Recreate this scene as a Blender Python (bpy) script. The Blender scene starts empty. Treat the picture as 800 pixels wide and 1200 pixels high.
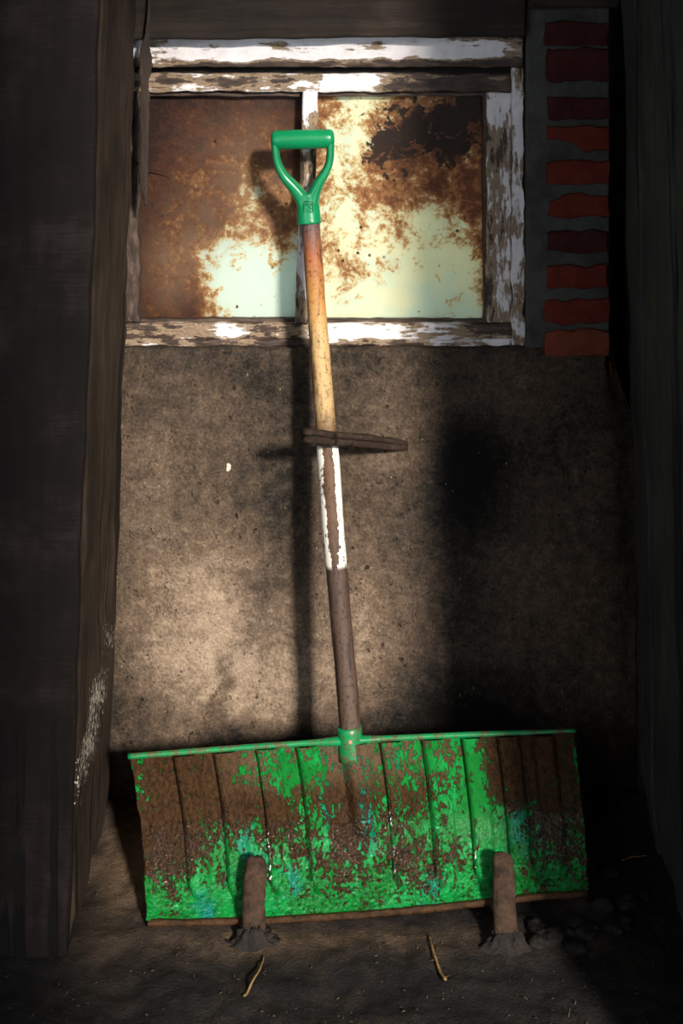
import bpy, bmesh, math, random
from mathutils import Vector, noise as mn

C = bpy.context.scene
COL = C.collection
rnd = random.Random(7)

# ------------------------------------------------------------------ camera
D, F, HZ, CAMH = 2.6, 1664.0, -30.0, 1.531        # distance to wall, focal (px of 800x1200), horizon row, camera height
cd = bpy.data.cameras.new('camera'); cam = bpy.data.objects.new('camera', cd); COL.objects.link(cam)
cam.location = (0, -D, CAMH); cam.rotation_euler = (math.pi/2, 0, 0)
cd.sensor_width = 36; cd.lens = 36*F/1200; cd.shift_y = (HZ-600)/1200; cd.clip_start = .05
C.camera = cam

# ------------------------------------------------------------------ sky, sun, exposure
w = bpy.data.worlds.new('sky'); C.world = w; w.use_nodes = True
bg = w.node_tree.nodes['Background']
bg.inputs['Color'].default_value = (.86, .93, 1.0, 1); bg.inputs['Strength'].default_value = 3.0
sl = bpy.data.lights.new('sun', 'SUN'); sun = bpy.data.objects.new('sun', sl); COL.objects.link(sun)
SUN = Vector((-.44, 1.0, -.50))
sun.rotation_euler = SUN.to_track_quat('-Z', 'Y').to_euler(); sun.location = (2, -5, 3)
sl.energy = 6.0; sl.angle = math.radians(5.5); sl.color = (1.0, .93, .82)
vs = C.view_settings
vs.view_transform = 'Standard'; vs.look = 'None'; vs.exposure = 0.0; vs.gamma = 1.0; vs.use_curve_mapping = False

def P(px, py, t):
    """point t metres in front of the back wall plane"""
    s = F/(D-t)
    return Vector(((px-400)/s, -t, CAMH-(py-HZ)/s))

def fb(p, sc=1.0, o=4):
    return mn.fractal(Vector(p)*sc, 1.0, 2.0, o, noise_basis='PERLIN_ORIGINAL')

def lerp(a, b, f): return a+(b-a)*f
def clamp(x, a=0.0, b=1.0): return max(a, min(b, x))
def sstep(a, b, x):
    f = clamp((x-a)/(b-a)); return f*f*(3-2*f)

def table(rows):
    """digit rows -> bilinear lookup on (u, v) in 0..1, v downwards"""
    g = [[int(c)/9 for c in r.split()] for r in rows]
    H, W = len(g), len(g[0])
    def f(u, v):
        x = clamp(u)*(W-1); y = clamp(v)*(H-1)
        i = min(int(x), W-2); j = min(int(y), H-2); a = x-i; b = y-j
        return lerp(lerp(g[j][i], g[j][i+1], a), lerp(g[j+1][i], g[j+1][i+1], a), b)
    return f

# ------------------------------------------------------------------ node helper
class M:
    def __init__(s, name):
        s.m = bpy.data.materials.new(name); s.m.use_nodes = True
        s.nt = s.m.node_tree; s.bsdf = s.nt.nodes['Principled BSDF']; s.out = s.nt.nodes['Material Output']
        s.co = s.n('ShaderNodeTexCoord').outputs['Object']
    def n(s, t): return s.nt.nodes.new(t)
    def l(s, a, b):
        if isinstance(a, (int, float)): b.default_value = a
        elif isinstance(a, tuple): b.default_value = a if len(a) == len(b.default_value) else a+(1,)
        else: s.nt.links.new(a, b)
    def attr(s, name):
        a = s.n('ShaderNodeAttribute'); a.attribute_name = name; return a.outputs['Fac']
    def vec(s, sc, rot=(0, 0, 0)):
        m = s.n('ShaderNodeMapping'); s.l(s.co, m.inputs['Vector']); m.inputs['Scale'].default_value = sc
        m.inputs['Rotation'].default_value = rot
        return m.outputs[0]
    def noise(s, scale, detail=5, rough=.6, vec=None, dist=0):
        t = s.n('ShaderNodeTexNoise'); s.l(vec if vec is not None else s.co, t.inputs['Vector'])
        t.inputs['Scale'].default_value = scale; t.inputs['Detail'].default_value = detail
        t.inputs['Roughness'].default_value = rough; t.inputs['Distortion'].default_value = dist
        return t.outputs['Fac']
    def voro(s, scale, feature='F1', vec=None):
        t = s.n('ShaderNodeTexVoronoi'); t.feature = feature; s.l(vec if vec is not None else s.co, t.inputs['Vector'])
        t.inputs['Scale'].default_value = scale; return t.outputs['Distance']
    def math(s, op, a, b=0.0, c=None):
        t = s.n('ShaderNodeMath'); t.operation = op; s.l(a, t.inputs[0]); s.l(b, t.inputs[1])
        if c is not None: s.l(c, t.inputs[2])
        return t.outputs[0]
    def step(s, x, a, b, to0=0.0, to1=1.0):
        t = s.n('ShaderNodeMapRange'); t.interpolation_type = 'SMOOTHSTEP'; s.l(x, t.inputs[0])
        for i, v in zip((1, 2, 3, 4), (a, b, to0, to1)): t.inputs[i].default_value = v
        return t.outputs[0]
    def mix(s, f, a, b, mode='MIX'):
        t = s.n('ShaderNodeMix'); t.data_type = 'RGBA'; t.blend_type = mode
        s.l(f, t.inputs[0]); s.l(a, t.inputs[6]); s.l(b, t.inputs[7]); return t.outputs[2]
    def ramp(s, f, stops):
        t = s.n('ShaderNodeValToRGB'); s.l(f, t.inputs[0]); e = t.color_ramp.elements
        while len(e) < len(stops): e.new(.5)
        for k, (p, c) in zip(e, stops): k.position = p; k.color = c+(1,)
        return t.outputs[0]
    def bump(s, h, strength=.5, dist=.01):
        b = s.n('ShaderNodeBump'); s.l(h, b.inputs['Height'])
        b.inputs['Strength'].default_value = strength; b.inputs['Distance'].default_value = dist
        s.l(b.outputs[0], s.bsdf.inputs['Normal']); return b.outputs[0]
    def done(s, col, rough=.8, spec=.3):
        s.l(col, s.bsdf.inputs['Base Color']); s.l(rough, s.bsdf.inputs['Roughness'])
        s.l(spec, s.bsdf.inputs['Specular IOR Level']); return s.m

# ------------------------------------------------------------------ materials
def mat_concrete():
    m = M('stained_concrete')
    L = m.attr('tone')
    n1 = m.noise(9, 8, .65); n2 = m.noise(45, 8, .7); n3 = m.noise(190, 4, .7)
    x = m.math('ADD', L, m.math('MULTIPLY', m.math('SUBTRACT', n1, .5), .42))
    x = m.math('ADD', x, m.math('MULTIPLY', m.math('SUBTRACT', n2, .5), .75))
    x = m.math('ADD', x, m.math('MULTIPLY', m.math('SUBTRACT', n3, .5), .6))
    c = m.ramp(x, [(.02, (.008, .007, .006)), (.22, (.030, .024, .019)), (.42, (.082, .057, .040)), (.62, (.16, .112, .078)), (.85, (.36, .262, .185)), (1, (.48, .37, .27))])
    # cool grey cast in patches, pits
    g = m.step(m.noise(5, 3, .5), .48, .68); c = m.mix(m.math('MULTIPLY', g, .35), c, m.mix(1.0, c, (.75, .82, .95), 'MULTIPLY'))
    wv = m.n('ShaderNodeTexNoise'); m.l(m.co, wv.inputs['Vector']); wv.inputs['Scale'].default_value = 55; wv.inputs['Detail'].default_value = 4
    va = m.n('ShaderNodeVectorMath'); va.operation = 'MULTIPLY_ADD'; m.l(wv.outputs['Color'], va.inputs[0]); va.inputs[1].default_value = (.022, .022, .030); m.l(m.vec((1, 1, .8), (0, .5, 0)), va.inputs[2]); wv = va.outputs[0]
    pit = m.math('MULTIPLY', m.step(m.voro(40, 'F1', wv), .08, .20, 1, 0), m.step(m.noise(19, 3), .50, .60))
    p2 = m.math('MULTIPLY', m.step(m.voro(120, 'F1', wv), .14, .30, 1, 0), m.step(m.noise(21, 3), .50, .62)); pit = m.math('MAXIMUM', pit, m.math('MULTIPLY', p2, .8))
    spk = m.math('MULTIPLY', m.step(m.voro(85, 'F1', m.vec((1, 1, .45), (0, .6, 0))), .05, .12, 1, 0), m.step(m.noise(24, 2), .55, .62))
    c = m.mix(m.math('MULTIPLY', pit, .8), c, (.016, .012, .009)); c = m.mix(m.math('MULTIPLY', spk, .7), c, (.42, .31, .18))
    h = m.math('ADD', m.math('MULTIPLY', n2, .7), m.math('MULTIPLY', n3, .45)); h = m.math('SUBTRACT', h, m.math('MULTIPLY', pit, .5))
    m.bump(h, .9, .008)
    return m.done(c, .9, .15)

def mat_mortar():
    m = M('grey_mortar'); n = m.noise(60, 8, .7); n2 = m.noise(12, 4)
    c = m.mix(n, (.04, .041, .037), (.105, .106, .096)); c = m.mix(m.step(n2, .4, .7), c, m.mix(1, c, (.6, .58, .55), 'MULTIPLY'))
    m.bump(n, .6, .006); return m.done(c, .95, .1)

def mat_brick(name, a, b):
    m = M(name); n = m.noise(30, 8, .7); n2 = m.noise(140, 4, .7)
    c = m.mix(m.step(n, .3, .7), a, b); c = m.mix(m.step(n2, .62, .75), c, (.05, .03, .028))
    m.bump(m.math('ADD', n, m.math('MULTIPLY', n2, .5)), .5, .004); return m.done(c, .95, .1)

def mat_wood(name, dark, mid, light, axis='Z', fine=1.0, cover=.5, spec=.25, fleck=False):
    """dirty timber with the grain running along an axis"""
    m = M(name); k = {'X': (.06, 1, 1), 'Y': (1, .06, 1), 'Z': (1, 1, .06)}[axis]
    v = m.vec(k); g1 = m.noise(60*fine, 6, .65, v, .3); g2 = m.noise(220*fine, 4, .6, v); bl = m.noise(6, 6, .65)
    x = m.math('ADD', m.math('MULTIPLY', g1, .6), m.math('MULTIPLY', g2, .25)); x = m.math('ADD', x, m.math('MULTIPLY', m.math('SUBTRACT', bl, .5), .9))
    c = m.ramp(x, [(.15, dark), (cover, mid), (.92, light)])
    crack = m.step(m.noise(26*fine, 3, .5, m.vec(tuple(q if q == 1 else .02 for q in k))), .335, .385, 1, 0)
    c = m.mix(m.math('MULTIPLY', crack, .8), c, (.004, .003, .003))
    if fleck:
        a = m.attr('fleck'); f = m.step(m.math('ADD', a, m.math('MULTIPLY', m.math('SUBTRACT', m.noise(190, 5, .75, m.vec((1, 1, .5))), .5), 3.0)), .74, .80)
        c = m.mix(f, c, (.62, .55, .47))
    h = m.math('SUBTRACT', m.math('ADD', m.math('MULTIPLY', g1, .8), m.math('MULTIPLY', g2, .4)), m.math('MULTIPLY', crack, .9))
    m.bump(h, .5, .006); return m.done(c, .82, spec)

def mat_sawn_board():
    """the wide dark board: vertical grain under fine level saw marks"""
    m = M('dark_sawn_board')
    v = m.vec((1, 1, .07)); g = m.noise(50, 6, .65, v); s = m.noise(330, 3, .7, m.vec((.03, .03, 1))); bl = m.noise(5, 7, .7)
    x = m.math('ADD', m.math('MULTIPLY', g, .35), m.math('MULTIPLY', s, .35)); x = m.math('ADD', x, m.math('MULTIPLY', m.math('SUBTRACT', bl, .5), 1.3))
    c = m.ramp(x, [(.12, (.006, .0045, .004)), (.38, (.010, .007, .006)), (.62, (.029, .020, .019)), (.85, (.062, .048, .046))])
    a = m.attr('fleck'); f = m.step(m.math('ADD', a, m.math('MULTIPLY', m.math('SUBTRACT', m.noise(190, 5, .75, m.vec((1, 1, .5))), .5), 3.0)), .80, .86)
    c = m.mix(f, c, (.5, .44, .38))
    cr = m.attr('low'); crack = m.math('MULTIPLY', m.step(m.noise(24, 3, .5, m.vec((1, 1, .03))), .40, .45, 1, 0), cr)
    c = m.mix(m.math('MULTIPLY', crack, .9), c, (.003, .003, .003))
    m.bump(m.math('SUBTRACT', m.math('ADD', m.math('MULTIPLY', g, .6), m.math('MULTIPLY', s, .55)), crack), .5, .006); return m.done(c, .85, .2)

def mat_peeling(axis):
    """old white paint flaking from brown wood; the attribute cov says how much is left"""
    m = M('peeling_white_paint_'+axis.lower()); k = {'X': (.22, 1, 1), 'Z': (1, 1, .22)}[axis]
    v = m.vec(k); n1 = m.noise(38, 8, .68, v); n2 = m.noise(120, 5, .65, v); n3 = m.noise(13, 6, .6)
    d = m.math('ADD', m.attr('cov'), m.math('MULTIPLY', m.math('SUBTRACT', n1, .5), 1.15))
    d = m.math('ADD', d, m.math('MULTIPLY', m.math('SUBTRACT', n3, .5), .9))
    d = m.math('ADD', d, m.math('MULTIPLY', m.math('SUBTRACT', n2, .5), .45))
    wood = m.ramp(n2, [(.25, (.012, .008, .007)), (.5, (.055, .035, .027)), (.75, (.14, .092, .065))])
    c = m.mix(m.step(d, .34, .44), wood, (.33, .235, .155))
    c = m.mix(m.step(d, .47, .56), c, m.mix(m.noise(70, 4), (.56, .52, .53), (.88, .84, .86)))
    m.bump(m.step(d, .42, .54), .7, .004); return m.done(c, .65, .3)

def mat_pane():
    """window pane thick with old cream wash, rust bloom and soot; daylight glows through where it is thin"""
    m = M('rust_stained_pane')
    n1 = m.noise(20, 10, .72, None, .5); n2 = m.noise(70, 8, .72); n3 = m.noise(170, 4, .7)
    r = m.math('ADD', m.attr('rust'), m.math('MULTIPLY', m.math('SUBTRACT', n1, .5), 1.5))
    r = m.math('ADD', r, m.math('MULTIPLY', m.math('SUBTRACT', n2, .5), 1.0)); r = m.math('ADD', r, m.math('MULTIPLY', m.math('SUBTRACT', n3, .5), .3))
    tint = m.mix(m.step(m.noise(9, 3), .42, .62), (.76, .75, .52), (.64, .72, .58))
    tint = m.mix(m.attr('mint'), tint, (.62, .73, .65))
    c = m.mix(m.step(r, .36, .47), tint, (.62, .50, .27))
    c = m.mix(m.step(r, .46, .58), c, (.36, .175, .065))
    c = m.mix(m.step(r, .58, .80), c, (.17, .062, .026))
    c = m.mix(m.step(r, .84, 1.1), c, (.075, .024, .012))
    tan = m.math('MULTIPLY', m.attr('tan'), m.step(n1, .35, .6)); c = m.mix(m.math('MULTIPLY', tan, .75), c, (.34, .24, .155))
    k = m.math('ADD', m.attr('soot'), m.math('MULTIPLY', m.math('SUBTRACT', m.noise(24, 10, .72, None, .5), .5), 2.3))
    c = m.mix(m.step(k, .50, .60), c, m.mix(n2, (.010, .006, .004), (.055, .024, .012)))
    spot = m.math('MULTIPLY', m.step(m.voro(40), .09, .16, 1, 0), m.step(m.noise(17, 2), .52, .58))
    c = m.mix(spot, c, (.06, .02, .008))
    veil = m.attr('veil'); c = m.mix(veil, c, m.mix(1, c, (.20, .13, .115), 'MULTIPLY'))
    m.bump(m.math('ADD', r, m.math('MULTIPLY', k, .4)), .3, .003)
    m.done(c, .55, .35)
    tr = m.n('ShaderNodeBsdfTranslucent'); m.l(c, tr.inputs['Color'])
    mx = m.n('ShaderNodeMixShader'); mx.inputs[0].default_value = .40
    m.l(m.bsdf.outputs[0], mx.inputs[1]); m.l(tr.outputs[0], mx.inputs[2]); m.l(mx.outputs[0], m.out.inputs['Surface'])
    return m.m

def mat_floor():
    m = M('trodden_black_dirt'); n1 = m.noise(7, 8, .65); n2 = m.noise(55, 8, .7); n3 = m.noise(230, 4, .7)
    x = m.math('ADD', m.math('MULTIPLY', n1, .55), m.math('MULTIPLY', n2, .35)); x = m.math('ADD', x, m.math('MULTIPLY', n3, .25))
    x = m.math('ADD', x, m.math('MULTIPLY', m.attr('brown'), .46))
    c = m.ramp(x, [(.35, (.004, .0035, .0035)), (.58, (.013, .011, .011)), (.80, (.055, .038, .026)), (1, (.16, .105, .064))])
    m.bump(m.math('ADD', n2, m.math('MULTIPLY', n3, .6)), .8, .012); return m.done(c, .8, .25)

def mat_mud(name, a, b, rough=.75):
    m = M(name); n = m.noise(60, 8, .7); f = m.noise(260, 4, .7); c = m.mix(m.step(n, .3, .7), a, b)
    m.bump(m.math('ADD', n, m.math('MULTIPLY', f, .6)), .8, .006); return m.done(c, rough, .3)

def mat_blade():
    """wet green enamel under brown mud; the attribute mud is the painted-out share"""
    m = M('muddy_green_enamel')
    v = m.vec((1, 1, .55)); n1 = m.noise(55, 9, .72, v); n2 = m.noise(170, 6, .7, v); n3 = m.noise(185, 1.5, .5)
    d = m.math('ADD', m.attr('mud'), m.math('MULTIPLY', m.math('SUBTRACT', n1, .5), 1.9)); d = m.math('ADD', d, m.math('MULTIPLY', m.math('SUBTRACT', n2, .5), 1.8)); d = m.math('ADD', d, .0)
    f = m.step(d, .52, .58)
    g = m.mix(m.step(m.noise(20, 4, .6), .42, .62), (.003, .15, .018), (.004, .24, .045))
    g = m.mix(m.step(m.noise(11, 5, .6, m.vec((1, 1, .3))), .56, .68), g, (.004, .17, .13))
    g = m.mix(m.step(m.noise(90, 5, .7), .50, .70), g, (.003, .075, .018))
    wet = m.step(m.math('ADD', m.attr('wet'), m.math('MULTIPLY', m.math('SUBTRACT', m.noise(30, 5, .7), .5), 2.6)), .25, .85)
    mud = m.mix(m.step(n2, .3, .7), (.014, .006, .0025), (.062, .029, .010))
    dust = m.attr('dust'); mud = m.mix(dust, mud, m.mix(n2, (.045, .026, .013), (.15, .092, .052)))
    c = m.mix(f, g, mud)
    h = m.math('ADD', m.math('MULTIPLY', f, .35), m.math('MULTIPLY', m.math('MULTIPLY', n3, m.math('ADD', .25, m.math('MULTIPLY', wet, .75))), m.math('ADD', .4, m.math('MULTIPLY', f, 1.0)))); h = m.math('ADD', h, m.math('MULTIPLY', n2, .3))
    nb = m.bump(h, 1.0, .0075); m.l(nb, m.bsdf.inputs['Coat Normal'])
    rg = m.math('SUBTRACT', .70, m.math('MULTIPLY', wet, m.math('ADD', .53, m.math('MULTIPLY', f, .08))))
    m.l(m.math('MULTIPLY', wet, m.math('ADD', .15, m.math('MULTIPLY', f, .4))), m.bsdf.inputs['Coat Weight']); m.bsdf.inputs['Coat Roughness'].default_value = .05; m.bsdf.inputs['Coat IOR'].default_value = 1.6
    m.done(c, rg, m.math('ADD', .12, m.math('MULTIPLY', wet, m.math('ADD', .1, m.math('MULTIPLY', f, .25))))); return m.m

def mat_green(name, col, dirt, rough):
    m = M(name); n = m.noise(60, 6, .7); n2 = m.noise(16, 3)
    c = m.mix(m.step(n2, .3, .7), col, tuple(q*.8 for q in col))
    c = m.mix(m.math('MULTIPLY', m.step(n, .60-.16*dirt, .70-.12*dirt), dirt), c, (.10, .06, .03))
    m.bump(n, .12+.3*dirt, .002); return m.done(c, rough, .5)

def mat_shaft():
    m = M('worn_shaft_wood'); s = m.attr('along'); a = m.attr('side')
    v = m.vec((1, 1, .05)); g = m.noise(120, 6, .65, v, .2); n = m.noise(36, 7, .7, m.vec((1, 1, .25))); n2 = m.noise(150, 5, .7)
    x = m.math('ADD', s, m.math('MULTIPLY', m.math('SUBTRACT', n, .5), .035))
    base = m.ramp(x, [(0, (.095, .06, .042)), (.30, (.075, .045, .034)), (.42, (.11, .058, .032)), (.56, (.12, .06, .03)), (.585, (.24, .145, .07)), (.62, (.50, .33, .15)), (.75, (.55, .35, .15)), (.82, (.46, .22, .06)), (.90, (.32, .10, .035)), (.955, (.13, .075, .065)), (1, (.11, .075, .075))])
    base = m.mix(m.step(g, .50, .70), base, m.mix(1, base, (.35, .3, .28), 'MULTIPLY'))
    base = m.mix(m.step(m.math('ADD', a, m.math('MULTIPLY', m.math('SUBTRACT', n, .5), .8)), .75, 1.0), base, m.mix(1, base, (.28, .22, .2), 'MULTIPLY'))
    base = m.mix(m.step(n2, .54, .62), base, m.mix(1, base, (.45, .4, .38), 'MULTIPLY'))
    zone = m.math('MULTIPLY', m.step(s, .325, .335), m.step(s, .545, .552, 1, 0))
    e = m.attr('bare'); p = m.math('SUBTRACT', .70, e); p = m.math('ADD', p, m.math('MULTIPLY', m.math('SUBTRACT', n, .5), 1.5)); p = m.math('ADD', p, m.math('MULTIPLY', m.math('SUBTRACT', n2, .5), 1.8))
    p = m.math('MULTIPLY', m.step(p, .44, .50), zone)
    c = m.mix(p, base, m.mix(n2, (.66, .63, .55), (.88, .85, .77)))
    m.bump(m.math('ADD', m.math('MULTIPLY', g, .6), m.math('MULTIPLY', p, .8)), .5, .003); return m.done(c, .55, .4)

MAT = dict(
    concrete=mat_concrete(), mortar=mat_mortar(), floor=mat_floor(), pane=mat_pane(), blade=mat_blade(), shaft=mat_shaft(), board=mat_sawn_board(),
    brick_red=mat_brick('red_brick', (.10, .017, .012), (.16, .033, .021)), brick_dark=mat_brick('maroon_brick', (.042, .011, .011), (.068, .019, .017)),
    brick_orange=mat_brick('orange_brick', (.14, .036, .020), (.21, .058, .031)),
    side=mat_wood('brown_timber', (.006, .0045, .0035), (.042, .028, .020), (.125, .086, .058), 'Z', 1, .5, .15, True),
    grey=mat_wood('grey_weathered_plank', (.012, .013, .012), (.042, .045, .041), (.11, .115, .10), 'Z', 1, .5),
    lintel=mat_wood('dark_lintel_wood', (.006, .005, .004), (.026, .018, .014), (.085, .06, .043), 'X'),
    peg=mat_wood('black_brown_lath', (.008, .005, .004), (.034, .020, .014), (.17, .11, .072), 'X', 1.2),
    bark=mat_wood('ragged_bark', (.010, .007, .006), (.038, .026, .021), (.12, .085, .06), 'Z', 1.5),
    paint_x=mat_peeling('X'), paint_z=mat_peeling('Z'),
    plastic=mat_green('green_moulded_plastic', (.004, .23, .085), .12, .28), enamel=mat_green('green_enamel', (.005, .25, .075), .85, .35),
    stump=mat_mud('mud_caked_wood', (.020, .011, .007), (.080, .044, .027)), mud=mat_mud('dark_mud', (.007, .0055, .005), (.026, .019, .015), .6),
    strip=mat_mud('rust_brown_steel', (.022, .010, .004), (.085, .038, .014), .35), rivet=mat_mud('rusty_rivet', (.30, .17, .09), (.55, .40, .27), .5),
    straw=mat_mud('dry_straw', (.16, .09, .035), (.36, .22, .09)), litter=mat_mud('dusty_litter', (.03, .02, .012), (.15, .095, .05)), chip=mat_mud('white_chip', (.62, .55, .42), (.78, .72, .60)),
    ceil=mat_wood('dark_ceiling_wood', (.01, .008, .007), (.04, .03, .025), (.09, .07, .05), 'X'), outer=mat_mud('dark_plaster', (.03, .025, .02), (.07, .058, .047), .95))

# ------------------------------------------------------------------ mesh helpers
def tag(o, label=None, cat=None, group=None, kind=None):
    for k, v in (('label', label), ('category', cat), ('group', group), ('kind', kind)):
        if v: o[k] = v
    return o

def empty(name, loc, label, cat, group=None):
    o = bpy.data.objects.new(name, None); COL.objects.link(o); o.location = loc; o.empty_display_size = .05
    return tag(o, label, cat, group)

def wloc(o):
    v = Vector((0, 0, 0))
    while o: v += Vector(o.location); o = o.parent
    return v

def build(name, bm, mat, parent=None, loc=None, attrs=None, smooth=True):
    """link a bmesh given in world coordinates as one object; loc puts the origin of a top-level mesh"""
    bm.verts.index_update()
    me = bpy.data.meshes.new(name)
    bmesh.ops.recalc_face_normals(bm, faces=bm.faces[:])
    vals = {k: [f(v.co) for v in bm.verts] for k, f in (attrs or {}).items()}
    for lay in bm.verts.layers.float.keys(): pass
    org = wloc(parent) if parent else Vector(loc or (0, 0, 0))
    bmesh.ops.translate(bm, verts=bm.verts[:], vec=-org)
    bm.to_mesh(me); bm.free()
    for k, v in vals.items():
        a = me.attributes.new(k, 'FLOAT', 'POINT'); a.data.foreach_set('value', v)
    if smooth: me.polygons.foreach_set('use_smooth', [True]*len(me.polygons))
    if isinstance(mat, str): mat = MAT[mat]
    me.materials.append(mat)
    o = bpy.data.objects.new(name, me); COL.objects.link(o)
    if parent: o.parent = parent
    else: o.location = org
    return o

def block(bm, lo, hi, r=.003, n=(1, 1, 1), warp=None):
    """rounded, subdivided box in (x, t, z); warp moves each point; t is metres in front of the wall"""
    ax = []
    for a in range(3):
        L, H = lo[a], hi[a]; rr = min(r, (H-L)*.49)
        inner = [lerp(L+rr, H-rr, i/n[a]) for i in range(n[a]+1)]
        ax.append([L, L+rr*.4]+inner+[H-rr*.4, H] if rr > 0 else inner)
    N = [len(q)-1 for q in ax]; vd = {}
    rr = [min(r, (hi[a]-lo[a])*.49) for a in range(3)]
    def V(i, j, k):
        key = (i, j, k)
        if key not in vd:
            p = Vector((ax[0][i], ax[1][j], ax[2][k]))
            q = Vector([clamp(p[a], lo[a]+rr[a], hi[a]-rr[a]) for a in range(3)])
            d = p-q
            if d.length > 1e-9: p = q+d.normalized()*max(min(rr), 1e-6)
            if warp: p = warp(p)
            vd[key] = bm.verts.new((p.x, -p.y, p.z))
        return vd[key]
    for i in range(N[0]):
        for k in range(N[2]):
            for j in (0, N[1]): bm.faces.new((V(i, j, k), V(i+1, j, k), V(i+1, j, k+1), V(i, j, k+1)))
    for i in range(N[0]):
        for j in range(N[1]):
            for k in (0, N[2]): bm.faces.new((V(i, j, k), V(i+1, j, k), V(i+1, j+1, k), V(i, j+1, k)))
    for j in range(N[1]):
        for k in range(N[2]):
            for i in (0, N[0]): bm.faces.new((V(i, j, k), V(i, j+1, k), V(i, j+1, k+1), V(i, j, k+1)))
    return bm

def sweep(bm, pts, sec, up=Vector((0, 0, 1)), cap=True, n=14):
    """sec(i, f) -> (half width across, half height along up, squareness) along a polyline"""
    rings = []
    for i, p in enumerate(pts):
        d = (pts[min(i+1, len(pts)-1)]-pts[max(i-1, 0)]).normalized()
        a = d.cross(up).normalized(); b = a.cross(d).normalized()
        wx, wy, e = sec(i, i/(len(pts)-1)); ring = []
        for k in range(n):
            th = 2*math.pi*k/n; c, s = math.cos(th), math.sin(th)
            c = math.copysign(abs(c)**e, c); s = math.copysign(abs(s)**e, s)
            ring.append(bm.verts.new(p+a*(wx*c)+b*(wy*s)))
        rings.append(ring)
    for A, B in zip(rings, rings[1:]):
        for k in range(n): bm.faces.new((A[k], A[(k+1) % n], B[(k+1) % n], B[k]))
    if cap: bm.faces.new(rings[0]); bm.faces.new(rings[-1])
    return rings

def spline(pts, n):
    """Catmull-Rom through points"""
    q = [pts[0]*2-pts[1]]+list(pts)+[pts[-1]*2-pts[-2]]; out = []
    for i in range(1, len(q)-2):
        for k in range(n):
            f = k/n; a, b, c, d = q[i-1], q[i], q[i+1], q[i+2]
            out.append(.5*((2*b)+(c-a)*f+(2*a-5*b+4*c-d)*f*f+(3*b-a-3*c+d)*f**3))
    out.append(q[-2]); return out

# ================================================================== SETTING
# ------------------------------------------------------------------ back wall
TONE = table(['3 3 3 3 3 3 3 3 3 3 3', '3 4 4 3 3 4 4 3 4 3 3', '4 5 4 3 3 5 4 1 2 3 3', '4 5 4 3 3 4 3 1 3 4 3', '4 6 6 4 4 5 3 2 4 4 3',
              '4 6 8 5 5 6 4 2 4 4 3', '3 7 8 7 6 6 3 2 3 3 4', '2 5 7 7 6 5 1 0 1 3 4', '3 3 3 2 2 2 1 1 1 2 3', '3 3 3 2 2 2 1 1 1 2 2'])  # wall stains, with light falling off towards the top painted into the tone
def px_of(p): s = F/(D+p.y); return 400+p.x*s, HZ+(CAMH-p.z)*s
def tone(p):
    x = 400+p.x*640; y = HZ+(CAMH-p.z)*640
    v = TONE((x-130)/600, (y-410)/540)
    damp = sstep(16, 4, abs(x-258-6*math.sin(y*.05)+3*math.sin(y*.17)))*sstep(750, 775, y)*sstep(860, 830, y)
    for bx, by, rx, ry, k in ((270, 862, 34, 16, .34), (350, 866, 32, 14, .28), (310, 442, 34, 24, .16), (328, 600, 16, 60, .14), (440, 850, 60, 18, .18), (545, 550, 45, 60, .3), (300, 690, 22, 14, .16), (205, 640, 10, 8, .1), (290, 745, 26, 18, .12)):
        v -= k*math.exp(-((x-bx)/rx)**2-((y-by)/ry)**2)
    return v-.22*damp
SILL = .847
bm = bmesh.new()
def wwarp(p):
    f = fb((p.x, p.z, 1.3), 5, 5)*.007+fb((p.x, p.z, 4.1), 30, 3)*.0016
    e = sstep(.47, .545, p.x); zz = sstep(.60, .847, p.z)
    if p.y > -.02:
        p = Vector((p.x-.045*e*zz*zz, p.y+f-.03*e*e, p.z-.005*sstep(.80, .847, p.z)*(fb((p.x, 0, 0), 12)+.3)))
    else: p = Vector((p.x-.045*e*zz*zz, p.y, p.z))
    return p
block(bm, (-.62, -.22, -.06), (.548, 0, SILL), .008, (150, 1, 110), wwarp)
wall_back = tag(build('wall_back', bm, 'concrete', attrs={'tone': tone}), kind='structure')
bm = bmesh.new()
block(bm, (.3385, -.22, .83), (.492, -.006, 1.62), .004, (30, 1, 100), lambda p: Vector((p.x, p.y+fb((p.x, p.z, 0), 22, 4)*.004 if p.y > -.05 else p.y, p.z)))
build('mortar_pier', bm, 'mortar', wall_back)
bm = bmesh.new()
block(bm, (-.62, -.22, 1.42), (.3385, -.03, 3.2), .002)
block(bm, (.3385, -.22, 1.62), (.56, -.03, 3.2), .002)
block(bm, (-.62, -.22, SILL-.02), (-.405, -.03, 1.42), .002)
block(bm, (-2.2, -.22, -.1), (-.62, -.01, 3.2), .002); block(bm, (.548, -.22, -.1), (2.6, -.01, 3.2), .002)
block(bm, (.325, -.22, .84), (.37, -.092, 1.62), .002); block(bm, (.47, -.24, -.1), (.60, -.14, 3.2), .002)
build('surround', bm, 'outer', wall_back)

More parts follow.
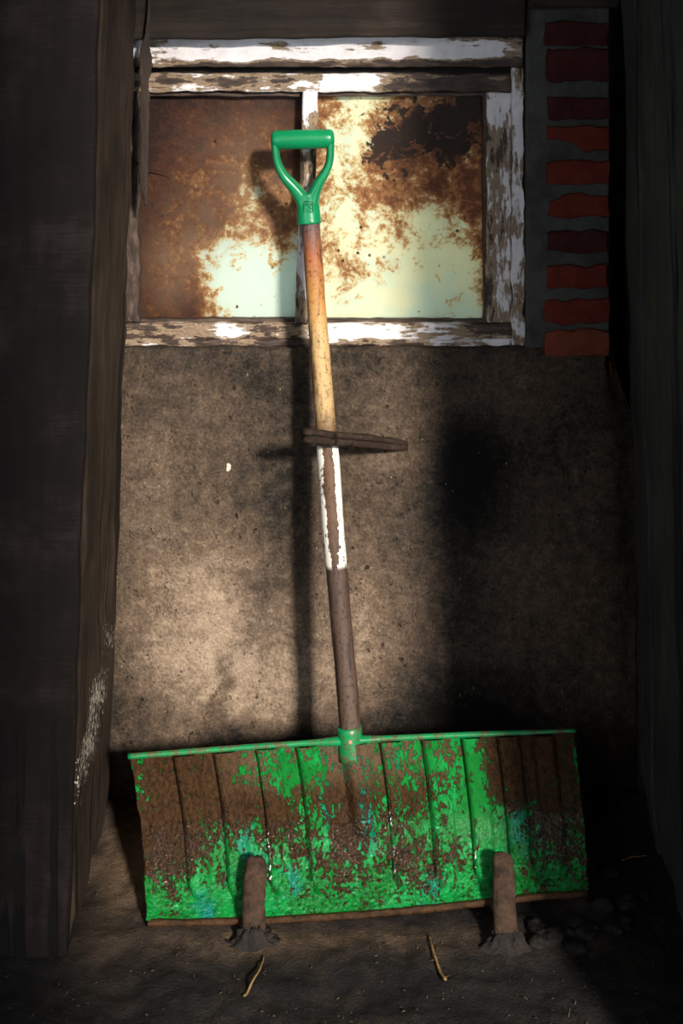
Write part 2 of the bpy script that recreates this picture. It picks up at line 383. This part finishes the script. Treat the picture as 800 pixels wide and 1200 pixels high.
# bricks of the pier beside the window
BR = [(25, 53, 'brick_dark', 639, 713), (57, 96, 'brick_dark', 641, 714), (115, 140, 'brick_dark', 642, 715), (149, 177, 'brick_red', 641, 715), (190, 216, 'brick_red', 641, 714),
      (229, 256, 'brick_red', 643, 715), (272, 296, 'brick_dark', 642, 713), (312, 338, 'brick_red', 641, 713), (352, 380, 'brick_red', 639, 715), (391, 418, 'brick_orange', 639, 715), (428, 455, 'brick_red', 694, 722)]
for i, (y0, y1, mk, x0, x1) in enumerate(BR):
    t = .005
    a, b = P(x0, y1, t), P(x1, y0, t)
    bm = bmesh.new()
    def bw(p, i=i, a=a, b=b):
        q = Vector(p)
        q.x += fb((p.x+i, p.z, p.y), 30, 3)*.004; q.z += fb((p.x, p.z+i*3, p.y), 28, 3)*.006
        q.y += fb((p.x, p.z, i*7), 45, 3)*.0025 if p.y > -.02 else 0
        u = (p.x-a.x)/(b.x-a.x); v = (p.z-a.z)/(b.z-a.z)
        if i == 3: q.z += .022*sstep(.5, .1, u)*(1-v)+.012*sstep(.18, .02, abs(u-.42))*(1-v)*.8
        if i == 5: q.z -= .014*sstep(.28, 0, u)*v
        if i == 9: q.z -= .006*math.sin(u*3.1)*-1*v
        return q
    block(bm, (a.x, -.06, a.z), (b.x, (t if i < 10 else -.022)+.002*math.sin(i*2.3), b.z), .004, (14, 1, 7), bw)
    build('brick', bm, mk, wall_back)

# ------------------------------------------------------------------ floor
def fz(x, t):
    z = .030*math.exp(-(max(t, 0)/.055)**2)
    z += (fb((x, t, 0), 7, 4)*.008+fb((x, t, 3), 28, 4)*.005)
    z += .022*math.exp(-((x-.40)/.10)**2-((t-.26)/.07)**2)*(.6+.8*abs(fb((x, t, 9), 22, 3)))
    return z-.004
def grow(a, b, n, lo, hi):
    return [lo, lo*.5+a*.5]+[lerp(a, b, i/n) for i in range(n+1)]+[hi*.4+b*.6, hi]
xs = grow(-.75, .75, 210, -2.2, 2.6); ts = [-.05]+[lerp(-.02, .75, i/120) for i in range(121)]+[1.0, 1.6, 3.2]
bm = bmesh.new(); G = [[bm.verts.new((x, -t, fz(x, t) if t < .8 and abs(x) < .8 else 0)) for x in xs] for t in ts]
for j in range(len(ts)-1):
    for i in range(len(xs)-1): bm.faces.new((G[j][i], G[j][i+1], G[j+1][i+1], G[j+1][i]))
def brown(p):
    t = -p.y
    v = math.exp(-((p.x+.36)/.10)**2-((t-.15)/.14)**2)+.55*math.exp(-((p.x+.14)/.22)**2-((t-.35)/.05)**2)+.4*math.exp(-((p.x-.1)/.3)**2-((t-.34)/.03)**2)
    return clamp(v)
tag(build('floor', bm, 'floor', attrs={'brown': brown}), kind='structure')

# ------------------------------------------------------------------ left timber post
lean = lambda z: -.372-.050*(1-clamp(z/1.5, 0, 1.2))          # x of the side face at height z
post = empty('timber_post', (-.60, -.2, 0), 'massive dark timber post standing left of the window, flecked with white paint', 'post')
def fleck(p):
    x, y = px_of(p)
    c = 131-max(0, y-730)*.19
    return clamp(.66*sstep(20, 3, abs(x-c))*sstep(690, 760, y)*sstep(1010, 900, y)*(.9+.5*fb((x*.03, y*.02, 0), 1, 2)))
def side_warp(p):
    x = lean(p.z)+(p.x+.40)
    e = fb((p.y, p.z, 2.2), 9, 4)*.006+fb((p.y*.5, p.z, 5), 40, 3)*.0012
    foot = sstep(.10, 0, p.z)*.004
    return Vector((x+(e if p.x > -.45 else 0)-foot, p.y+fb((p.x, p.z, 8), 6, 3)*.004, p.z+(.012*fb((p.y, p.x, 0), 20, 3)+.006 if p.z < .05 else 0)))
bm = bmesh.new(); block(bm, (-.47, .014, 0), (-.40, .375, 3.0), .006, (3, 26, 120), side_warp)
build('side_board', bm, 'side', post, attrs={'fleck': fleck})
def front_warp(p):
    x = p.x+lean(p.z)+.40
    f = fb((p.x, p.z*.4, 1.1), 14, 4)*.004+fb((p.x*2, p.z*.3, 6), 30, 3)*.0018*(1+2*sstep(.5, 0, p.z))
    return Vector((x+fb((p.z, 3, p.y), 7, 3)*.004, p.y+f if p.y > .39 else p.y, p.z+(.010*fb((p.x, 7, 0), 30, 3)+.008 if p.z < .05 else 0)))
bm = bmesh.new(); block(bm, (-.80, .377, 0), (-.4025, .405, 3.0), .005, (60, 1, 150), front_warp)
build('front_board', bm, 'board', post, attrs={'fleck': fleck, 'low': lambda p: sstep(.5, .15, p.z)})
bm = bmesh.new(); block(bm, (-.80, .014, 0), (-.472, .373, 3.0), .004, (1, 1, 4), lambda p: Vector((p.x+lean(p.z)+.40, p.y, p.z)))
build('core', bm, 'board', post, attrs={'fleck': lambda p: 0.0, 'low': lambda p: 0.0})

# ------------------------------------------------------------------ right plank partition
rlean = lambda z: .542-.030*clamp((z-.1)/1.25, 0, 1.2)
bm = bmesh.new()
for z in (.25, 1.0, 1.9, 2.9): block(bm, (.60, .02, z), (.635, .85, z+.09), .003)
wall_right = tag(build('wall_right', bm, 'grey'), kind='structure')
edges = [.015, .135, .262, .385, .52, .665, .86]
for i in range(len(edges)-1):
    a, b = edges[i]+.0015, edges[i+1]-.0015
    off = [.0, .004, -.002, .003, 0, .002][i]
    def pw(p, i=i, off=off):
        e = fb((p.y, p.z*.35, i*5.0), 12, 4)*.006+fb((p.y*2, p.z*.2, i), 40, 3)*.0012
        flare = .012*sstep(.10, 0, p.z)
        return Vector((p.x+rlean(p.z)+off+(e if p.x < .015 else 0)+flare, p.y+fb((p.z, i*3, 0), 6, 3)*.002, p.z))
    bm = bmesh.new(); block(bm, (0, a, -.03), (.040, b, 3.2), .004, (1, 12, 110), pw)
    build('plank', bm, 'grey', wall_right)

# ------------------------------------------------------------------ lintel over the window, room shell
bm = bmesh.new()
def lw(p):
    return Vector((p.x, p.y+fb((p.x*.4, p.z, 0), 16, 4)*.004, p.z+fb((p.x, 1, p.y), 7, 4)*.004+(.010*(p.x+.4) if p.z < 1.5 else 0)))
block(bm, (-.46, -.009, 1.411), (.335, .025, 1.66), .006, (90, 2, 40), lw)
tag(build('trim_1', bm, 'lintel'), kind='structure')
bm = bmesh.new(); block(bm, (.339, -.028, 1.462), (.505, .020, 1.66), .006, (20, 2, 20), lw)
tag(build('trim_2', bm, 'lintel'), kind='structure')
bm = bmesh.new(); block(bm, (-2.3, -3.2, 3.2), (2.7, .3, 3.3), .002)
for v in bm.verts: v.co.y = -v.co.y if False else v.co.y
bm.free(); bm = bmesh.new(); block(bm, (-2.3, -.25, 3.2), (2.7, 3.2, 3.3), .002)
tag(build('ceiling', bm, 'ceil'), kind='structure')
bm = bmesh.new(); block(bm, (-2.3, -.22, -.1), (-2.2, 3.2, 3.2), .002)
tag(build('wall_left', bm, 'outer'), kind='structure')
bm = bmesh.new(); block(bm, (2.6, -.22, -.1), (2.7, 3.2, 3.2), .002)
tag(build('wall_far_right', bm, 'outer'), kind='structure')
# front wall behind the camera with the open doorway the sun comes through and an opening added beside it for fill light
bm = bmesh.new(); JL, JR, DH = .74, 2.1, 3.0
block(bm, (-2.3, 3.0, -.1), (-2.0, 3.1, 3.25), .002); block(bm, (-.65, 3.0, -.1), (JL, 3.1, 3.25), .002)
block(bm, (-2.0, 3.0, -.1), (-.65, 3.1, .5), .002); block(bm, (-2.0, 3.0, 2.6), (-.65, 3.1, 3.25), .002)      # second opening, added unseen to let sky fill onto the right side
block(bm, (JR, 3.0, -.1), (2.7, 3.1, 3.25), .002); block(bm, (JL, 3.0, DH), (JR, 3.1, 3.25), .002)
tag(build('wall_front', bm, 'outer'), kind='structure')

# ------------------------------------------------------------------ window
win = bpy.data.objects.new('window_1', None); COL.objects.link(win); win.location = (-.03, .06, SILL); win['kind'] = 'structure'
TF = -.03
def rough_warp(sd, amp=.0025):
    def f(p):
        return Vector((p.x+fb((p.x, p.z, sd), 25, 4)*amp, p.y+fb((p.x, p.z, sd+3), 30, 4)*amp*.8, p.z+fb((p.x, p.z, sd+6), 25, 4)*amp))
    return f
def member(name, x0, y0, x1, y1, tf, tb, mat, cov, sd, n, amp=.0025, slant=(0, 0), r=.004):
    a = P(x0, y1, tf); b = P(x1, y0, tf); base = rough_warp(sd, amp)
    def wp(p):
        v = (p.z-a.z)/(b.z-a.z); p = base(p); return Vector((p.x+lerp(slant[1], slant[0], clamp(v)), p.y, p.z))
    bm = bmesh.new(); block(bm, (a.x, tb, a.z), (b.x, tf, b.z), r, n, wp)
    return build(name, bm, mat, win, attrs={'cov': lambda p: cov(*px_of(p))})
member('head_board', 130, 36, 613, 79, -.012, -.09, 'paint_x', lambda x, y: .64-.42*sstep(66, 77, y)-.16*sstep(430, 600, x), 1, (120, 2, 8))
member('groove_bead', 130, 79, 606, 88, -.034, -.09, 'lintel', lambda x, y: .1, 2, (60, 1, 2))
member('top_rail', 130, 86, 602, 108, -.026, -.09, 'paint_x', lambda x, y: .37+.10*sstep(330, 170, x)+.30*sstep(372, 390, x)*sstep(455, 425, x)-.10*sstep(440, 470, x), 3, (120, 2, 6))
member('bottom_rail', 130, 379, 600, 399, -.026, -.09, 'paint_x', lambda x, y: .40+.10*sstep(300, 350, x)*sstep(520, 420, x)-.12*sstep(520, 600, x), 4, (120, 2, 6))
member('sill_strip', 130, 398, 612, 406, -.020, -.09, 'paint_x', lambda x, y: .34+.2*sstep(240, 160, x)+.14*sstep(480, 560, x), 5, (120, 1, 2), .004, r=.0025)
member('stile', 570, 108, 599, 379, -.028, -.09, 'paint_z', lambda x, y: .46+.09*sstep(574, 590, x)-.03*sstep(592, 599, x), 6, (8, 1, 70))
member('jamb', 600, 79, 614, 404, -.016, -.09, 'paint_z', lambda x, y: .53+.08*math.sin(y*.05), 7, (6, 2, 90), .005, r=.003)
member('stile', 128, 108, 163, 379, -.024, -.09, 'paint_z', lambda x, y: .16, 8, (6, 1, 60), .004)
member('mullion', 354, 106, 373, 380, -.016, -.075, 'paint_z', lambda x, y: .36+.26*sstep(150, 120, y)+.10*sstep(250, 330, y), 9, (5, 2, 70), .002, (.0, -.014), .006)
# putty beads round the panes
for x0, y0, x1, y1 in ((163, 108, 352, 113), (373, 108, 570, 113), (566, 108, 571, 379), (163, 374, 346, 379), (366, 375, 570, 379)):
    member('putty_bead', x0, y0, x1, y1, -.038, -.06, 'paint_x', lambda x, y: .12, x0, (40 if x1-x0 > 30 else 1, 1, 40 if y1-y0 > 30 else 1), .002, r=.002)
RL = table(['9 9 9 9 9 9 9', '9 9 8 8 7 7 8', '9 8 8 7 6 7 8', '8 8 7 7 5 6 6', '8 7 7 7 5 6 5', '7 7 6 2 3 4 2', '8 7 8 2 1 1 0', '8 8 9 6 1 0 1'])
RR = table(['6 3 3 4 5 6 6', '6 3 5 7 8 8 6', '6 3 6 7 7 7 6', '5 4 5 6 6 6 6', '4 3 4 5 3 4 6', '5 4 3 3 2 2 5', '2 4 3 1 1 2 5', '2 2 1 1 2 3 4'])
SR = table(['1 0 1 3 4 6 5', '2 0 5 7 7 8 5', '4 1 6 5 5 4 2', '1 0 1 2 1 1 1', '0 0 0 0 0 0 1', '0 0 0 0 0 0 0', '0 0 0 0 0 0 0', '0 0 0 0 0 0 0'])
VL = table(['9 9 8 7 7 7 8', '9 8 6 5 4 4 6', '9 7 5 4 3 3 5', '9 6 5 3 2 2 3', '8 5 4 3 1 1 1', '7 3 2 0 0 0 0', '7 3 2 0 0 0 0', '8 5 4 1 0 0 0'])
TL = table(['0 0 0 0 2 2 0', '0 1 2 3 4 3 0', '0 1 3 4 5 3 1', '0 2 4 5 5 5 4', '2 5 6 5 4 4 4', '5 9 7 2 0 0 0', '4 6 3 0 0 0 0', '2 1 0 0 0 0 0'])
for left in (True, False):
    x0, x1 = (150, 366) if left else (358, 574)
    a, b = P(x0, 384, -.055), P(x1, 104, -.055)
    bm = bmesh.new(); block(bm, (a.x, -.060, a.z), (b.x, -.055, b.z), .001, (80, 1, 90), lambda p: p)
    gx = (lambda x: (x-165)/185) if left else (lambda x: (x-372)/198)
    def at(fn):
        def g(p):
            x, y = px_of(p); return fn(gx(x), (y-108)/269)
        return g
    zero = lambda u, v: 0.0
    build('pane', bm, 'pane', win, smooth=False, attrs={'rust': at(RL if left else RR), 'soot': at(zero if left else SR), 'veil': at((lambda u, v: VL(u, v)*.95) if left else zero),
          'tan': at(TL if left else zero), 'mint': at((lambda u, v: .9) if left else (lambda u, v: .1))})

# ================================================================== SNOW SHOVEL
A = P(411.5, 884, .192); B = P(361.5, 240, .045)              # shaft ends
ax = (B-A).normalized()
shovel = empty('snow_shovel', P(400, 1083, .31), 'green snow shovel with muddy ribbed blade and D grip leaning against the window', 'shovel')
# shaft
bm = bmesh.new(); N = 120
pts = [A.lerp(B, i/N)+Vector((fb((i*.03, 0, 0), 1, 2)*.0025, fb((i*.03, 5, 0), 1, 2)*.002, 0)) for i in range(N+1)]
sweep(bm, pts, lambda i, f: ((.0183-.0017*sstep(.45, .95, f)+.0008*fb((i*.12, 2, 0), 1, 3)+(.0012*sstep(.32, .36, f)*sstep(.56, .52, f)),)*2+(1,)), Vector((0, -1, 0)), n=32)
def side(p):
    q = A+ax*((p-A).dot(ax)); d = p-q; return clamp(.5-d.x/.038)          # 1 on the left flank, whose shade is painted into the colour
def bare(p):
    f = (p-A).dot(ax)/(B-A).length; q = A+ax*((p-A).dot(ax)); d = (p-q).x/.0185
    c = -.25+.25*math.sin(f*40)*.5
    return clamp(.95*math.exp(-((d-c)/(.30+.14*math.sin(f*55)))**2)*(1.0 if f > .36 else .9)+.9*sstep(.15, .05, abs(f-.49))*sstep(.45, .15, abs(d-.12)))
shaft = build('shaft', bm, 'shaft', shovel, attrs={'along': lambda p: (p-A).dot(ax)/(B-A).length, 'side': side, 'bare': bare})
# grip: crossbar and yoke
tg = .045; gs = F/(D-tg)
g = lambda x, y: P(x, y, tg)
bm = bmesh.new()
bar = [g(x, 163.3-(x-355)*.02) for x in (317.6, 318.2, 320, 323, 328, 340, 355, 370, 381, 386, 389, 390.8, 391.4)]
rad = [5, 8, 10.4, 11.3, 11.4, 11.6, 11.6, 11.6, 11.4, 11.3, 10.4, 8, 5]
sweep(bm, bar, lambda i, f: (rad[i]/gs, rad[i]/gs, 1), Vector((0, 0, 1)), n=32)
crossbar = build('crossbar', bm, 'plastic', shovel)
bm = bmesh.new()
def arm(L, ws):
    pts = spline([g(x, y) for x, y in L], 6); n = len(pts)-1
    def sec(i, f):
        k = f*(len(ws)-1); j = min(int(k), len(ws)-2); hw = lerp(ws[j], ws[j+1], k-j); return (hw/gs, lerp(9.5, 12.5, f)/gs, .8)
    sweep(bm, pts, sec, Vector((0, -1, 0)), n=16)
arm([(322, 160), (322.5, 174), (325, 190), (332, 205), (343, 218), (352, 230), (357, 244)], [5, 4.6, 4.8, 5.8, 7.2, 8.5, 8])
arm([(387, 160), (387, 174), (386, 189), (381, 202), (373, 215), (367, 229), (364, 244)], [5, 4.6, 4.6, 5.2, 6.4, 8, 8])
st = spline([g(360, 226), g(360.5, 236), g(361.3, 248)-Vector((0, .0015, 0)), g(362.3, 262)-Vector((0, .0045, 0))], 5); sr = [12.2, 13.2, 13.8, 14.6]
sweep(bm, st, lambda i, f: ((lerp(sr[min(int(f*3), 2)], sr[min(int(f*3), 2)+1], f*3-min(int(f*3), 2))/gs,)*2+(.9,)), Vector((0, -1, 0)), n=24)
yoke = build('yoke', bm, 'plastic', shovel)
md = yoke.modifiers.new('fuse', 'REMESH'); md.mode = 'VOXEL'; md.voxel_size = .0016; md.use_smooth_shade = True
sm = yoke.modifiers.new('smooth', 'SMOOTH'); sm.iterations = 4; sm.factor = .5
# moulded mark on the yoke: a square frame round two crossed hooks
bm = bmesh.new(); te = tg+.0208
e = lambda x, y: P(361.6+x, 242+y, te+.0012+max(y, 0)*.00030)
for L in ([(-5, -6), (5, -6), (5, 6), (-5, 6), (-5, -6)], [(-3.2, -4), (0, -1), (3, 3), (1, 4.4)], [(3.2, -4), (0, 1), (-3, 3.4), (-1.2, 4.6)], [(-3, -1), (-1.6, -3.6), (1.6, -3.6), (3, -1)]):
    sweep(bm, [e(*q) for q in L], lambda i, f: (.0007, .0011, 1), Vector((0, -1, 0)), n=6)
build('mark', bm, 'plastic', yoke)

# blade
MUD = table(['6 8 9 7 8 5 5 4 7 6 6 4 6 3 9 9 9 7', '6 7 8 9 5 5 2 4 6 6 5 4 5 2 9 9 8 6', '7 7 8 9 8 7 4 6 8 6 6 6 4 3 9 9 8 6', '8 9 7 7 7 8 7 5 8 5 6 5 3 3 6 6 8 7',
             '8 8 8 3 3 7 5 5 9 4 6 4 4 2 2 6 8 6', '6 7 4 4 2 4 4 5 6 4 7 6 5 3 3 5 7 5', '1 5 2 3 2 3 4 4 5 4 5 5 4 3 3 5 3 6', '0 3 1 1 2 2 2 3 3 2 4 3 3 2 4 5 2 6'])
def tb(v): return .200+.018*v+.092*v**2.2
def edge(u, v):
    L = P(152+19*(1-(1-v)**2.2), 887+195*v, tb(v)); R = P(672+17*(1-(1-v)**1.4), 857+190*v, tb(v))
    p = L.lerp(R, u); s = F/(D-tb(v))
    p.z -= (7*math.sin(math.pi*min(u*1.15, 1))*v**3)/s
    p.y += .010*math.sin(math.pi*u)*(1-v)                 # bowed a little
    return p
RIBS = [(.100, .047, .87), (.190, .047, .88), (.285, .047, .87), (.377, .046, .88), (.565, .047, .88), (.660, .047, .9), (.748, .045, .9), (.828, .045, .9), (.905, .045, .88)]
def rib(u, v):
    h = 0
    for u0, wd, ve in RIBS:
        c = u0+wd/2; du = abs(u-c)/(wd/2); dv = max(0, (v-(ve-.10))/.10); r = math.sqrt(du*du+dv*dv)
        h = max(h, .013*sstep(1.05, .80, r))
    du = abs(u-.508)/.036; dv = max(0, (v-.47)/.11); r = math.sqrt(du*du+dv*dv)
    return max(h, .016*sstep(1.1, .35, r))
NU, NV = 300, 90
bm = bmesh.new(); lay = {}
G = []
for j in range(NV+1):
    row = []
    for i in range(NU+1):
        u, v = i/NU, j/NV; p = edge(u, v)
        dv = (edge(u, min(v+.02, 1.0))-edge(u, max(v-.02, 0))).normalized(); nrm = Vector((1, 0, .06)).normalized().cross(dv).normalized()
        if nrm.y > 0: nrm = -nrm
        # ragged, slightly curled ends
        p = p+nrm*(rib(u, v)+fb((u*9, v*4, 2), 1, 4)*.0022+fb((u*60, v*25, 5), 1, 3)*.0008+.008*(sstep(.985, 1, u)+sstep(.015, 0, u))*v)
        p.x += fb((v*6, 11 if u > .5 else 4, 0), 1, 3)*.003*(sstep(.97, 1, u)+sstep(.03, 0, u))
        vt = bm.verts.new(p); row.append(vt); lay[vt] = (u, v)
    G.append(row)
for j in range(NV):
    for i in range(NU): bm.faces.new((G[j][i], G[j][i+1], G[j+1][i+1], G[j+1][i]))
uv = [lay[v] for r in G for v in r]; it = {}
for vt, q in lay.items(): it[tuple(round(c, 6) for c in vt.co)] = q
look = lambda p: it[tuple(round(c, 6) for c in p)]
blade = build('blade', bm, 'blade', shovel, attrs={'mud': lambda p: MUD(*look(p)), 'wet': lambda p: sstep(.28, .62, look(p)[1]), 'dust': lambda p: sstep(.34, .1, look(p)[1])*sstep(.15, .3, look(p)[0])*sstep(.85, .6, look(p)[0])})
so = blade.modifiers.new('thick', 'SOLIDIFY'); so.thickness = .003; so.offset = -1
# rolled rim on top
bm = bmesh.new(); pts = [edge(lerp(-.003, 1.003, i/90), 0)+Vector((0, -.004, .003)) for i in range(91)]
sweep(bm, pts, lambda i, f: (.0048+.0040*math.exp(-((f-.49)/.055)**2)-.0015*sstep(.8, 1, f)+.0008*fb((i*.3, 0, 0), 1, 2), .0046+.0030*math.exp(-((f-.49)/.055)**2)-.0016*sstep(.75, 1, f), 1), Vector((0, 0, 1)), n=12)
build('rim', bm, 'enamel', shovel)
# wear strip along the lower edge
bm = bmesh.new(); pts = [edge(lerp(.004, .996, i/80), 1)+Vector((0, -.003+.002*fb((i*.2, 0, 0), 1, 2), .002)) for i in range(81)]
sweep(bm, pts, lambda i, f: (.0048, .0050+.0012*fb((i*.25, 3, 0), 1, 3), .7), Vector((0, 0, 1)), n=10)
build('wear_strip', bm, 'strip', shovel)
# socket and rivet
bm = bmesh.new(); k = (B-A).length; f0 = (P(411, 852, .19)-A).dot(ax)
pts = [A+ax*(f0*q) for q in (-.15, 0, .4, .8, .97, 1.0)]; rs = [.0225, .0218, .0212, .0212, .0210, .0195]
sweep(bm, pts, lambda i, f: (rs[i], rs[i], 1), Vector((0, -1, 0)), n=32)
sock = build('socket', bm, 'enamel', shovel)
bm = bmesh.new(); rc = A+ax*(f0*.66)+Vector((0, -.0205, 0))
sweep(bm, [rc+Vector((0, .004, 0)), rc+Vector((0, -.001, 0)), rc+Vector((0, -.0025, 0)), rc+Vector((0, -.003, 0))], lambda i, f: ((.0042, .0042, .0028, .0010)[i],)*2+(1,), Vector((0, 0, 1)), n=14)
build('rivet', bm, 'rivet', sock)

# ================================================================== small things
# wooden catch holding the shaft
c0, c1 = P(357, 510, .205), P(478, 521, -.012)
catch = empty('wooden_catch', c1, 'blackened wooden lath sticking out of the wall across the shovel shaft', 'catch')
d = c1-c0
for nm, dz, hw, hh, sd in (('upper_lath', .0058, .0105, .0050, 0), ('lower_lath', -.0056, .0095, .0062, 4)):
    bm = bmesh.new()
    pts = [c0+d*lerp(.0 if sd == 0 else .006, 1, i/30)+Vector((0, 0, dz+.0014*fb((i*.2, sd, 0), 1, 3)-.004*sstep(.7, 1, i/30)*(dz > 0)+.0*i)) for i in range(31)]
    sweep(bm, pts, lambda i, f: (hw*(1+.12*fb((i*.3, sd, 1), 1, 2)), hh*(1+.2*fb((i*.25, sd, 4), 1, 2)), .5), Vector((0, 0, 1)), n=16)
    build(nm, bm, 'peg', catch)
# two stakes in the dirt in front of the blade
for i, (px, top, t, lab) in enumerate(((297, 1003, .337, 'short mud-caked stake in the dirt before the left side of the green blade'), (592, 998, .353, 'short mud-caked stake in the dirt before the shaded right side of the green blade'))):
    s = F/(D-t); x = (px-400)/s; lt = .055; zt = CAMH-(top-HZ)/(F/(D-t+lt))
    r = empty('wooden_stake', (x, -t, fz(x, t)-.003), lab, 'stake', 'stakes holding the blade')
    bm = bmesh.new(); pts = [Vector((x+.002*fb((k*.3, i, 0), 1, 2), -t+lt*f*f, lerp(-.01, zt, f))) for k, f in enumerate((0, .1, .2, .3, .4, .5, .6, .7, .8, .88, .94, .975, .995, 1))]
    hw = [.0195, .0193, .019, .0188, .0186, .0185, .0184, .0183, .018, .0175, .016, .0135, .008, .003]
    rings = sweep(bm, pts, lambda k, f: (hw[k], hw[k]*.8, .85), Vector((0, -1, 0)), n=24)
    for ring in rings:
        for v in ring: v.co += Vector((fb(v.co, 60, 3)*.0025, fb(v.co+Vector((3, 0, 0)), 60, 3)*.0025, 0))
    build('stake', bm, 'stump', r)
    bm = bmesh.new(); n = 48; R = [(1.15, .0), (1.0, .003), (.82, .007), (.68, .011), (.55, .015), (.42, .018)]
    pr = None
    for q, (a, h) in enumerate(R):
        ring = []
        for k in range(n):
            th = 2*math.pi*k/n; rr = .040*a*(1+.35*fb((math.cos(th), math.sin(th), i*4+q*.3), 2.2, 4)); xx = x+rr*math.cos(th); tt = t+abs(math.sin(th))*0+rr*math.sin(th)*.55+.006
            ring.append(bm.verts.new((xx, -tt, fz(xx, tt)-.002+h*(1+1.1*fb((xx, tt, 5), 70, 3)))))
        if pr:
            for k in range(n): bm.faces.new((pr[k], pr[(k+1) % n], ring[(k+1) % n], ring[k]))
        pr = ring
    bm.faces.new(pr); build('mud_foot', bm, 'mud', r)

# ragged bark strip hanging beside the window
bm = bmesh.new(); L = [(175, -6), (174, 20), (172, 42), (170, 58), (171, 75), (169, 92), (170, 112), (169, 140), (169, 170), (168, 200), (169, 222), (171, 241)]
pts = spline([P(x, y, .036+.006*math.sin(y*.03)) for x, y in L], 6)
sweep(bm, pts, lambda i, f: ((.003+.009*math.exp(-((f-.36)/.14)**2)+.0055*sstep(.45, .6, f)*sstep(1, .85, f))*(1+.35*fb((i*.4, 0, 0), 1, 3)), .0025*(1+.5*fb((i*.3, 4, 0), 1, 3)), .8), Vector((0, -1, 0)), n=12)
o = build('bark_strip', bm, 'bark', loc=P(166, 100, 0)); tag(o, 'ragged dark strip of bark hanging down beside the left edge of the window', 'bark strip')

bm = bmesh.new(); pts = spline([P(x, y, -.046+q) for x, y, q in ((160, 191, .045), (172, 196, .02), (184, 200, .006), (200, 206, 0))], 5)
sweep(bm, pts, lambda i, f: (.0018*(1-.7*f), .0018*(1-.7*f), 1), Vector((0, -1, 0)), n=8)
tag(build('twig', bm, 'bark', loc=pts[0]), 'thin dark twig crossing the left edge of the rusty left pane', 'twig')

# pale chip stuck to the wall
c = P(268, 547, .002); bm = bmesh.new()
block(bm, (c.x-.004, -.002, c.z-.008), (c.x+.0035, .006, c.z+.006), .002, (3, 1, 4), lambda p: Vector((p.x+fb(p, 150, 2)*.003, p.y, p.z+fb(p+Vector((1, 1, 1)), 150, 2)*.003)))
tag(build('plaster_chip', bm, 'chip', loc=c), 'small pale chip stuck to the brown wall left of the shovel shaft', 'chip')

# mud clods by the right end of the blade
for i in range(28):
    if i < 18: x, t = rnd.uniform(.30, .45), rnd.uniform(.318, .375)
    else: x, t = rnd.uniform(.425, .50), rnd.uniform(.12, .30)
    lab, grp = (('dark clod of mud in front of the blade, right of the right stake', 'mud clods in front of the blade') if i < 18 else
                ('dark clod of mud on the shaded floor between the blade and the right plank wall', 'mud clods beside the blade'))
    r = rnd.uniform(.007, .017)*(1 if t > .2 else .8); z = fz(x, t)
    bm = bmesh.new(); bmesh.ops.create_icosphere(bm, subdivisions=3, radius=r)
    sq = rnd.uniform(.5, .75); an = rnd.uniform(0, 3)
    for v in bm.verts:
        q = v.co.copy(); f = 1+.55*fb(q/r+Vector((i*3, 0, 0)), .9, 3); q *= f
        v.co = Vector((x+q.x*1.25*math.cos(an)-q.y*math.sin(an), -t+q.x*math.sin(an)+q.y*math.cos(an), z+r*sq*.55+q.z*sq))
    tag(build('mud_clod', bm, 'mud', loc=(x, -t, z)), lab, 'mud clod', grp)

# straws that can be told apart
def straw(name, a, b, bend, r, label):
    bm = bmesh.new(); pts = []
    for i in range(15):
        f = i/14; q = Vector(a).lerp(Vector(b), f); q.x += bend*math.sin(math.pi*f); q.z = fz(q.x, -q.y)+r*.6+.002+.003*math.sin(math.pi*f); pts.append(q)
    sweep(bm, pts, lambda i, f: (r*lerp(1, .5, f), r*.6, 1), Vector((0, 0, 1)), n=8)
    tag(build(name, bm, 'straw', loc=pts[0]), label, 'straw')
def gp(px, py):
    s = (py-HZ)/CAMH; t = D-F/s; return Vector(((px-400)/s, -t, 0))
straw('long_straw', gp(286, 1170), gp(309, 1118), .006, .0022, 'tan straw lying on the dirt below the left stake')
straw('long_straw', gp(522, 1150), gp(503, 1098), -.004, .0026, 'thin brown stalk on the dirt in front of the middle of the blade')
straw('long_straw', gp(728, 1008), gp(757, 1002), .002, .0018, 'pale straw on the dark floor right of the blade')

# fine litter
bm = bmesh.new()
for i in range(520):
    x = rnd.uniform(-.55, .55); t = rnd.uniform(.0, .56)
    if .195 < t < .33 and -.36 < x < .42: continue
    if t < .42 and x < -.41: continue
    if .28 < t < .40 and (abs(x+.14) < .07 or abs(x-.265) < .07): continue
    a = rnd.uniform(0, 6.28); ln = rnd.uniform(.0015, .007)*(2 if rnd.random() < .06 else 1); wd = rnd.uniform(.0004, .0009)
    dx, dt = math.cos(a)*ln/2, math.sin(a)*ln/2; nx, nt = -math.sin(a)*wd, math.cos(a)*wd
    z0 = fz(x, t)+.0025; tilt = rnd.uniform(-.3, .3)*ln
    b4 = [bm.verts.new((x+sx*dx+sy*nx, -(t+sx*dt+sy*nt), z0+sx*tilt)) for sx, sy in ((-1, -1), (1, -1), (1, 1), (-1, 1))]
    top = bm.verts.new((x, -t, z0+.0014))
    for q in range(4): bm.faces.new((b4[q], b4[(q+1) % 4], top))
    bm.faces.new(b4)
tag(build('straw_litter', bm, 'litter', smooth=False), 'scattered bits of chopped straw on the dark dirt floor', 'litter', kind='stuff')
